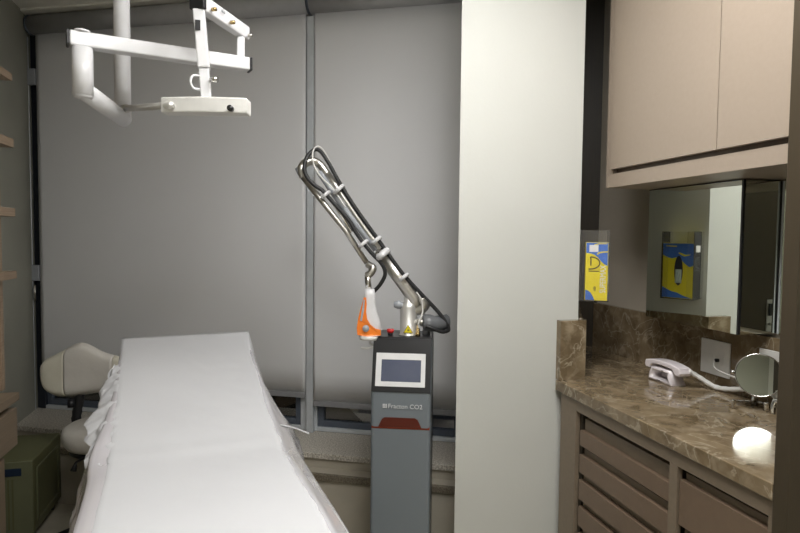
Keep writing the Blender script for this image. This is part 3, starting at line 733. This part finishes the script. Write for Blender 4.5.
MB().box((-.055, -.0525, .014), (.025, -.0503, .108), M['black'], .0008).build('clock_face', M['black'], dc)
MB().box((-.030, -.0531, .062), (.008, -.0526, .084), M['blueglow'], 0).build('display_digits', M['blueglow'], dc)

# ------------------------------------------------------------------ ceiling arm
ca = thing('ceiling_tray_mount', 'white jointed ceiling mount with a flat tray hanging above the couch', 'ceiling mount', (-.415, 2.052, CEIL - .0005))
T = Matrix.Translation(-Vector(ca.location)); Wt = M['white']
V = lambda *p: T @ Vector(p)
MB().tube([V(-.415, 2.052, 1.895), V(-.415, 2.052, CEIL - .001)], .0245, Wt, 28).build('pole', Wt, ca)
MB().lathe([(0, 0), (.07, 0), (.07, -.012), (.03, -.02), (0, -.02)], Wt, 32).build('ceiling_flange', Wt, ca)
MB().tube([V(-.415, 2.060, 1.893), V(-.462, 1.786, 1.918)], .026, Wt, 24).build('lower_tube', Wt, ca)
e = MB(); e.tube([V(-.462, 1.786, 1.902), V(-.462, 1.786, 2.0315)], .0265, Wt, 24); e.tube([V(-.462, 1.786, 1.905), V(-.462, 1.786, 1.895)], [.0265, .022], Wt, 24)
e.build('elbow_tube', Wt, ca)
def bar(p0, p1, w_, h_, m, name, bev=.004, parent=ca):
    p0, p1 = Vector(p0), Vector(p1); x = (p1 - p0); L_ = x.length
    y = Vector((0, 0, 1)) if abs(x.normalized().z) < .9 else Vector((0, 1, 0))
    mt = T @ frame_mtx(p0, x, y)
    return MB().box((0, -h_ / 2, -w_ / 2), (L_, h_ / 2, w_ / 2), m, bev, mt).build(name, m, parent)
bar((-.492, 1.779, 2.052), (-.022, 1.919, 2.058), .040, .040, Wt, 'main_beam')
bar((-.500, 1.7765, 2.052), (-.4925, 1.7787, 2.052), .041, .041, M['black'], 'end_cap', .003)
bar((-.0215, 1.9192, 2.058), (-.014, 1.9214, 2.058), .041, .041, M['black'], 'end_cap', .003)
MB().lathe([(0, 0), (.022, 0), (.020, .006), (.008, .010), (0, .010)], Wt, 24, T @ Matrix.Translation((-.462, 1.786, 2.0725))).build('pivot_cap', Wt, ca)
bar((-.045, 1.921, 2.0785), (-.045, 1.921, 2.1415), .024, .030, Wt, 'link_post', .003)
bar((-.030, 1.950, 2.163), (-.150, 1.738, 2.168), .030, .042, Wt, 'upper_arm')
bar((-.1505, 1.737, 2.168), (-.1585, 1.723, 2.168), .046, .045, M['black'], 'end_cap', .003)
bar((-.153, 1.742, 2.1465), (-.140, 1.735, 1.985), .032, .040, Wt, 'tray_post')
bar((-.140, 1.735, 1.984), (-.134, 1.729, 1.9015), .028, .030, Wt, 'post_slider', .003)
MB().box((-.1535, 1.7125, 2.085), (-.1395, 1.7155, 2.113), M['black'], .001, T @ Matrix.Translation((-.008, .0025, 0))).build('rocker_switch', M['black'], ca)
for q, nm, m in (((-.130, 1.760, 2.158), 'bolt', M['brass']), ((-.083, 1.842, 2.155), 'bolt', M['brass']), ((-.033, 1.930, 2.150), 'bolt', M['brushed'])):
    q = Vector(q); n_ = Vector((.87, -.49, 0)); MB().tube([T @ (q + n_ * .013), T @ (q + n_ * .026)], .0055, m, 10).build(nm, m, ca)
text('maker_mark', 'nks', .016, T @ frame_mtx((-.1045 + .0135, 1.806 - .008, 2.172), (.4924, .8704, 0), (0, 0, 1)), M['clear_grey'], ca)
MB().tube([V(-.122, 1.715, 1.952), V(-.104, 1.705, 1.952)], [.006, .009], M['chrome'], 14).build('clamp_knob', M['chrome'], ca)
hk = smooth_path([(-.150, 1.722, 1.962), (-.168, 1.715, 1.960), (-.174, 1.712, 1.942), (-.166, 1.715, 1.926), (-.150, 1.722, 1.926)])
MB().tube([T @ p for p in hk], .0035, Wt, 8).build('hook', Wt, ca)
# tray with bowed front
tr = []
TM = frame_mtx((-.134, 1.725, 0), (.9705, -.2411, 0), (.2411, .9705, 0))
for k in range(13):
    x = -.118 + .236 * k / 12; tr.append((x, -.020 - .012 * math.cos(x / .118 * PI / 2)))
tr += [(.118, .026), (-.118, .026)]
MB().prism(tr, 1.858, 1.901, M['offwhite'], T @ TM, .004).build('tray', M['offwhite'], ca)
MB().tube([T @ (TM @ Vector((.078, -.024 + d, 1.868))) for d in (-.003, -.020)], .008, M['black'], 14).build('tray_knob', M['black'], ca)
MB().tube([V(-.395, 2.008, 1.918), V(-.224, 1.708, 1.874)], .0105, M['steel'], 16).build('chrome_rod', M['chrome'], ca)
MB().tube([V(-.408, 2.030, 1.920), V(-.394, 2.006, 1.918)], .013, M['brushed'], 16).build('rod_collar', M['brushed'], ca)

# ------------------------------------------------------------------ laser machine
mach = thing('laser_machine', 'grey medical laser machine with a screen and a jointed arm, beside the white pillar', 'laser machine', (.636, 2.46, 0), math.radians(-19.5))
def mz(prof, x0, x1, m, name, bev=.008, seg=3, par=mach):
    """profile in (y,z) extruded in x"""
    mb = MB(); mtx = Matrix(((0, 0, 1, 0), (1, 0, 0, 0), (0, 1, 0, 0), (0, 0, 0, 1)))
    mb.prism(prof, x0, x1, m, mtx, bev, False, seg); return mb.build(name, m, par)
mz([(-.172, .045), (-.02, .045), (-.02, .725), (-.172, .725)], -.125, .125, M['mgrey'], 'lower_shell', .014)
mz([(-.1695, .7252), (-.02, .7252), (-.02, .7338), (-.1695, .7338)], -.121, .121, M['redgap'], 'red_gap', .001)
mz([(-.176, .734), (-.02, .734), (-.02, 1.088), (-.104, 1.088), (-.172, .880)], -.125, .125, M['mgrey'], 'upper_shell', .014)
rc = MB(); mtx = Matrix(((1, 0, 0, 0), (0, 0, -1, -.1762), (0, 1, 0, 0), (0, 0, 0, 1)))
rc.prism([(-.092, .7345), (.088, .7345), (.080, .752), (.072, .768), (.060, .775), (-.064, .775), (-.076, .768), (-.084, .752)], 0, .0012, M['redp'], mtx)
tag(rc.build('handle_recess', M['redp'], mach), 'dark red handle recess')
mz([(-.0195, .05), (.17, .05), (.17, 1.05), (.12, 1.092), (-.0195, 1.092)], -.122, .122, M['black'], 'rear_housing', .01)
mz([(-.13, .0455), (.15, .0455), (.15, .0), (-.13, .0)], -.12, .12, M['black'], 'base_plinth', .004)
# sloped control panel
pn = frame_mtx((0, -.172, .880), (1, 0, 0), Vector((0, .068, .208)))
PL = Vector((0, .068, .208)).length
MB().box((-.123, .0, .0006), (.123, PL + .004, .005), M['bezel'], .002, pn).build('control_panel', M['bezel'], mach)
capm = mz([(-.106, 1.0885), (.0, 1.0925), (.0, 1.098), (-.100, 1.098), (-.110, 1.089)], -.124, .124, M['bezel'], 'top_cap', .001)
fb = MB(); x0, x1, y0, y1 = -.107, .100, .022, .160
sx0, sx1, sy0, sy1 = -.084, .082, .042, .133
for a, b in (((x0, y0), (x1, sy0)), ((x0, sy1), (x1, y1)), ((x0, sy0), (sx0, sy1)), ((sx1, sy0), (x1, sy1))):
    fb.box((a[0], a[1], .0052), (b[0], b[1], .0085), M['silver'], .0, pn)
fb.build('screen_frame', M['silver'], mach)
MB().box((sx0, sy0, .0052), (sx1, sy1, .0068), M['screen'], 0, pn).build('screen', M['screen'], mach)
lt_ = frame_mtx((.012, -.1752, .879), (1, 0, 0), (0, 0, 1))
text('model_lettering', 'Fracton CO2', .0265, frame_mtx((.020, -.1768, .8215), (1, 0, 0), (0, 0, 1)), M['text'], mach, bold=.0, sx=1.0)
lg = MB()
for i in range(3):
    for j in range(3): lg.box((-.0735 + .0062 * i, -.1775, .8135 + .0062 * j), (-.0735 + .0062 * i + .005, -.1765, .8135 + .0062 * j + .005), M['text'])
lg.build('square_logo', M['text'], mach)
es = MB(); es.tube([(-.058, -.055, 1.098), (-.058, -.055, 1.108)], .011, M['black'], 18)
tag(es.build('stop_button_base', M['black'], mach))
MB().tube([(-.058, -.055, 1.1082), (-.058, -.055, 1.116), (-.058, -.055, 1.124)], [.013, .016, .015], M['red'], 20).build('emergency_stop_button', M['red'], mach)

# arm: drawing plane faces the room; u right, v up (metres), d towards the camera
KA = 2.5 / 580
AO = Vector((.614, 2.425)); ARt = Vector((.9705, -.2411, 0)); AFw = Vector((-.2411, -.9705, 0))
inv = (Matrix.Translation((.636, 2.46, 0)) @ Matrix.Rotation(math.radians(-19.5), 4, 'Z')).inverted()
def L(x, y, d=0):
    """elevation drawing of the arm, 1 unit = 4.3 mm, origin below the column, d = offset towards the room in metres"""
    k = KA * (1 - d / 2.5)
    u = (x - 403) * k; z = 1.52 - math.tan(math.atan((y - 266.5 - .0098 * (x - 400)) / 580) + .0501) * (2.5 - d)
    return inv @ (Vector((AO.x, AO.y, 0)) + ARt * u + AFw * d + Vector((0, 0, z)))
St = M['brushed']
def tb(name, pts, r, m, par=mach, n=16, sm=True):
    return MB().tube(smooth_path(pts) if sm and len(pts) > 2 else pts, r, m, n).build(name, m, par)
colm = MB(); base = L(409.5, 338.5); top_ = L(409.5, 300)
zt = top_.z
colm.lathe([(0, 1.099), (.040, 1.099), (.040, 1.101), (.037, 1.103), (.037, zt - .030), (.034, zt - .018), (.020, zt - .008), (.020, zt + .02), (0, zt + .02)], M['steel'], 28, Matrix.Translation((base.x, base.y, 0)))
colu = colm.build('arm_column', M['steel'], mach)
# warning sign on the column, curved plate approximated by a thin flat plate in front
cdir = (inv.to_3x3() @ AFw).normalized(); rdir = (inv.to_3x3() @ ARt).normalized()
sc = Vector((base.x, base.y, 1.128)) + cdir * .0385 - rdir * .002
sm_ = frame_mtx(sc, rdir, (0, 0, 1))
MB().prism([(-.021, -.016), (.021, -.016), (.0, .021)], -.002, .0005, M['yellow'], sm_).build('warning_triangle', M['yellow'], mach)
s3 = MB(); pts3 = [(-.0195, -.0150), (.0195, -.0150), (0, .0195), (-.0195, -.0150)]
stroke(s3, pts3, .0016, .0006, .001, M['ink'], sm_)
s3.prism([(.0045 * math.cos(a) * (1 if k % 2 else .45), -.004 + .0055 * math.sin(a) * (1 if k % 2 else .45)) for k, a in enumerate([i * PI / 8 for i in range(16)])], .0006, .001, M['ink'], sm_)
s3.box((0, -.0048, .0006), (.010, -.0036, .001), M['ink'], 0, sm_)
s3.build('warning_symbol', M['ink'], mach)
jb = MB(); jb.tube([L(404, 306), L(426, 309)], [.022, .026], St, 20); jb.tube([L(412, 303), L(412, 298)], .016, St, 16)
jb.build('shoulder_joint', St, mach)
tb('balance_handle', [L(404, 306, .01), L(399, 304.5, .01), L(394.5, 304.5, .01)], [.012, .019, .012], M['clear_grey'], sm=False)
# big lower arm tube, elbow and twin upper tubes
tb('lower_arm_tube', [L(420, 305), L(416, 300), L(400, 278.5), L(383, 256)], [.030, .030, .0285, .027], St, n=22, sm=False)
tb('shoulder_elbow', [L(412, 309), L(419, 309), L(424, 305), L(421, 299)], [.022, .026, .030, .029], St)
tb('upper_arm_tube', [L(385, 255), L(373.5, 240), L(359.5, 221), L(338.5, 190.5), L(325, 171)], [.024, .019, .017, .0165, .016], St, n=22, sm=False)
tb('upper_arm_collar', [L(384.5, 257), L(379, 250)], [.0285, .027], M['chrome'], n=22, sm=False)
tb('inner_rail', [L(376, 250, .010), L(352, 219, .010), L(331, 190, .010), L(319, 172, .010)], .0125, M['clear_grey'], sm=False)
tb('forearm_tube', [L(367, 263, .03), L(346, 231, .03), L(324, 203.5, .03), L(303, 177, .03)], [.0115, .0115, .0125, .013], St, sm=False)
tb('forearm_inner_tube', [L(352, 232, .035), L(337, 208, .035), L(330, 199, .035)], .008, M['chrome'], sm=False)
tb('elbow_knuckle', [L(302.5, 178, .03), L(301, 170, .03), L(305, 163.5, .02), L(312, 161, .01), L(318, 163, 0), L(322, 167, 0), L(327, 174, 0)], [.012, .018, .019, .018, .017, .017, .017], St)
tb('elbow_cap', [L(297.5, 173, .02), L(301.5, 171, .02)], [.021, .026], M['clear_grey'], sm=False)
# hoses
hose = tb('black_hose', [L(447, 331.5, .03), L(450, 329.5, .01), L(447, 322, .01), L(437, 309.5, .01), L(420.5, 292.5, .015), L(401, 271, .02), L(378.5, 240, .018), L(355, 207.5, .018), L(339, 182, .018), L(328.5, 163, .018), L(321, 152, .018), L(315, 149.5, .02), L(308, 155.5, .04), L(304.5, 165, .055), L(306, 175, .06), L(313, 184, .06), L(323, 191, .055), L(330, 199, .05), L(348, 219, .05), L(357, 234, .05), L(370, 251, .05), L(382, 264, .045), L(385.5, 274, .04), L(381, 284, .03), L(374.5, 291.5, .02)], .0085, M['rubber'], n=10)
tb('black_hose', [L(450, 329, .0), L(444, 332, .03), L(434, 328.5, .045), L(427, 326, .045)], .0085, M['rubber'], n=10)
tb('white_hose', [L(345, 207, .035), L(333, 189, .04), L(322, 178, .045), L(315, 168, .05), L(312.5, 157, .045), L(313.5, 150, .03), L(318, 146.5, .01), L(325, 153, .0), L(338, 179, .0)], .0035, M['offwhite'], n=8)
tb('white_hose', [L(417, 292, .045), L(422, 300, .045), L(423.5, 312, .04), L(420, 322, .04), L(419, 330, .035)], .0035, M['offwhite'], n=8)
def clip(x, y, hw, th, d=.0):
    # C-shaped white strap lying across the tubes
    a = L(x - hw, y + hw * .85, d + .045); b = L(x, y, d + .055); c_ = L(x + hw, y - hw * .85, d + .035)
    mb = MB(); mb.tube(smooth_path([L(x - hw - .5, y + hw * .6 + .5, d + .03), a, b, c_, L(x + hw + .8, y - hw * .6, d + .01)], 5), th, M['white'], 10)
    return mb.build('hose_clip', M['white'], mach)
clip(325.5, 194.5, 3.0, .0078, .022); clip(338.5, 189, 3.6, .0085, .0); clip(363.5, 243.5, 3.0, .0078, .022); clip(376.5, 240, 3.0, .0085, .0)
clip(383, 254, 3.6, .0150, .004); clip(404.5, 277, 3.0, .0085, .005)
# counterweight
tb('counterweight', [L(424, 322.5, .01), L(426, 322.5, .01), L(430, 323, .01), L(436, 324, 0), L(448, 322, -.02), L(450, 322, -.022)], [.028, .036, .037, .034, .034, .026], M['mgrey_d'], n=24, sm=False)
tb('counterweight_collar', [L(423.5, 322, .012), L(421, 322, .015), L(417.5, 321, .02)], [.020, .014, .010], St, sm=False)
pb = L(427.5, 338, 0)
MB().lathe([(0, 1.093), (.017, 1.093), (.017, 1.118), (.012, 1.128), (.012, 1.14), (0, 1.14)], M['mgrey_d'], 20, Matrix.Translation((pb.x, pb.y, 0))).build('counterweight_post', M['mgrey_d'], mach)
ft = MB(); p0 = L(419, 338.5, .035)
ft.lathe([(0, 1.0985), (.011, 1.0985), (.011, 1.112), (.007, 1.116), (.009, 1.130), (.005, 1.134), (.005, 1.148), (0, 1.148)], M['brass'], 16, Matrix.Translation((p0.x, p0.y, 0)))
ft.build('hose_fitting', M['brass'], mach)
# wrist and handpiece
tb('wrist_joint', [L(368, 264, .02), L(373, 268, .03), L(371, 273, .035), L(367, 276, .035)], [.015, .017, .016, .016], St)
tb('wrist_tube', [L(368, 275, .035), L(368.5, 283, .035), L(369.5, 292, .035)], [.014, .0135, .0125], M['chrome'], sm=False)
hp = MB(); t = bmesh.new()
prof = [(289, 365, 375), (296, 364.5, 376), (304, 363, 376.5), (312, 361, 378), (318, 359.5, 380), (324, 358, 381.5), (329, 357.3, 382), (333.5, 357.8, 382)]
def section(y, xl, xr, sx=1.0, n=20):
    out = []
    for k in range(n):
        a = 2 * PI * k / n; cx = math.copysign(abs(math.cos(a)) ** .8, math.cos(a)); cy = math.copysign(abs(math.sin(a)) ** .8, math.sin(a))
        out.append((cx, cy))
    w_ = (xr - xl) / 2; cxm = (xr + xl) / 2
    return [L(cxm + w_ * cx * sx, y, .035 + min(.024, w_ * KA * .9) * cy * sx) for cx, cy in out]
rings = [[t.verts.new(p) for p in section(*q)] for q in prof]
for i in range(len(rings) - 1):
    for k in range(20): t.faces.new([rings[i][k], rings[i][(k + 1) % 20], rings[i + 1][(k + 1) % 20], rings[i + 1][k]])
t.faces.new(rings[0][::-1]); t.faces.new(rings[-1]); hp.merge(t, M['white'], None, True)
hpo = hp.build('handpiece', M['white'], mach)
# orange grip shell: wraps the left side and the whole foot
og = MB(); d_ = .0665
outl = [(364.2, 297.5), (366.6, 297.5), (367.2, 304), (366.6, 312), (367.8, 319), (371, 324.5), (376, 328.5), (381.6, 330), (381.8, 335.5), (370, 337), (358, 335), (357.4, 328), (358.6, 319), (361, 309), (363, 302)]
t = bmesh.new(); fr_ = [t.verts.new(L(x, y, d_ - .0015 * abs(x - 369) * .22)) for x, y in outl]; bk_ = [t.verts.new(L(x, y, .030)) for x, y in outl]
t.faces.new(fr_); t.faces.new(bk_[::-1])
for i in range(len(outl)): t.faces.new([fr_[i], bk_[i], bk_[(i + 1) % len(outl)], fr_[(i + 1) % len(outl)]])
bmesh.ops.recalc_face_normals(t, faces=t.faces)
og.merge(t, M['orange'], None); og.build('orange_grip', M['orange'], hpo)
MB().tube([L(366.5, 328.5, .063), L(366.5, 328.5, .0690)], .0145, M['clear_grey'], 20).build('round_button', M['clear_grey'], hpo)
gs = MB(); t = bmesh.new(); ol = [(364, 299.5), (365.4, 300), (364.6, 310), (362.6, 321), (360.6, 321)]
a1_ = [t.verts.new(L(x, y, .0672)) for x, y in ol]; a2_ = [t.verts.new(L(x, y, .0640)) for x, y in ol]
t.faces.new(a1_); t.faces.new(a2_[::-1])
for i in range(5): t.faces.new([a1_[i], a2_[i], a2_[(i + 1) % 5], a1_[(i + 1) % 5]])
gs.merge(t, M['clear_grey']); gs.build('grey_inlay', M['clear_grey'], hpo)
nz_ = MB(); nz_.tube([L(370, 335.5, .035), L(370, 339.5, .035)], [.044, .040], M['offwhite'], 20); nz_.build('nozzle_collar', M['offwhite'], hpo)
tp_ = MB(); tp_.tube(smooth_path([L(375, 339, .035), L(375.5, 343, .035), L(374, 347, .035), L(368, 348.5, .035), L(362, 348, .035)]), .005, M['offwhite'], 10)
tp_.tube([L(371, 339, .035), L(371, 344, .035), L(375, 345, .035)], .005, M['offwhite'], 10)
tp_.build('distance_tip', M['offwhite'], hpo)
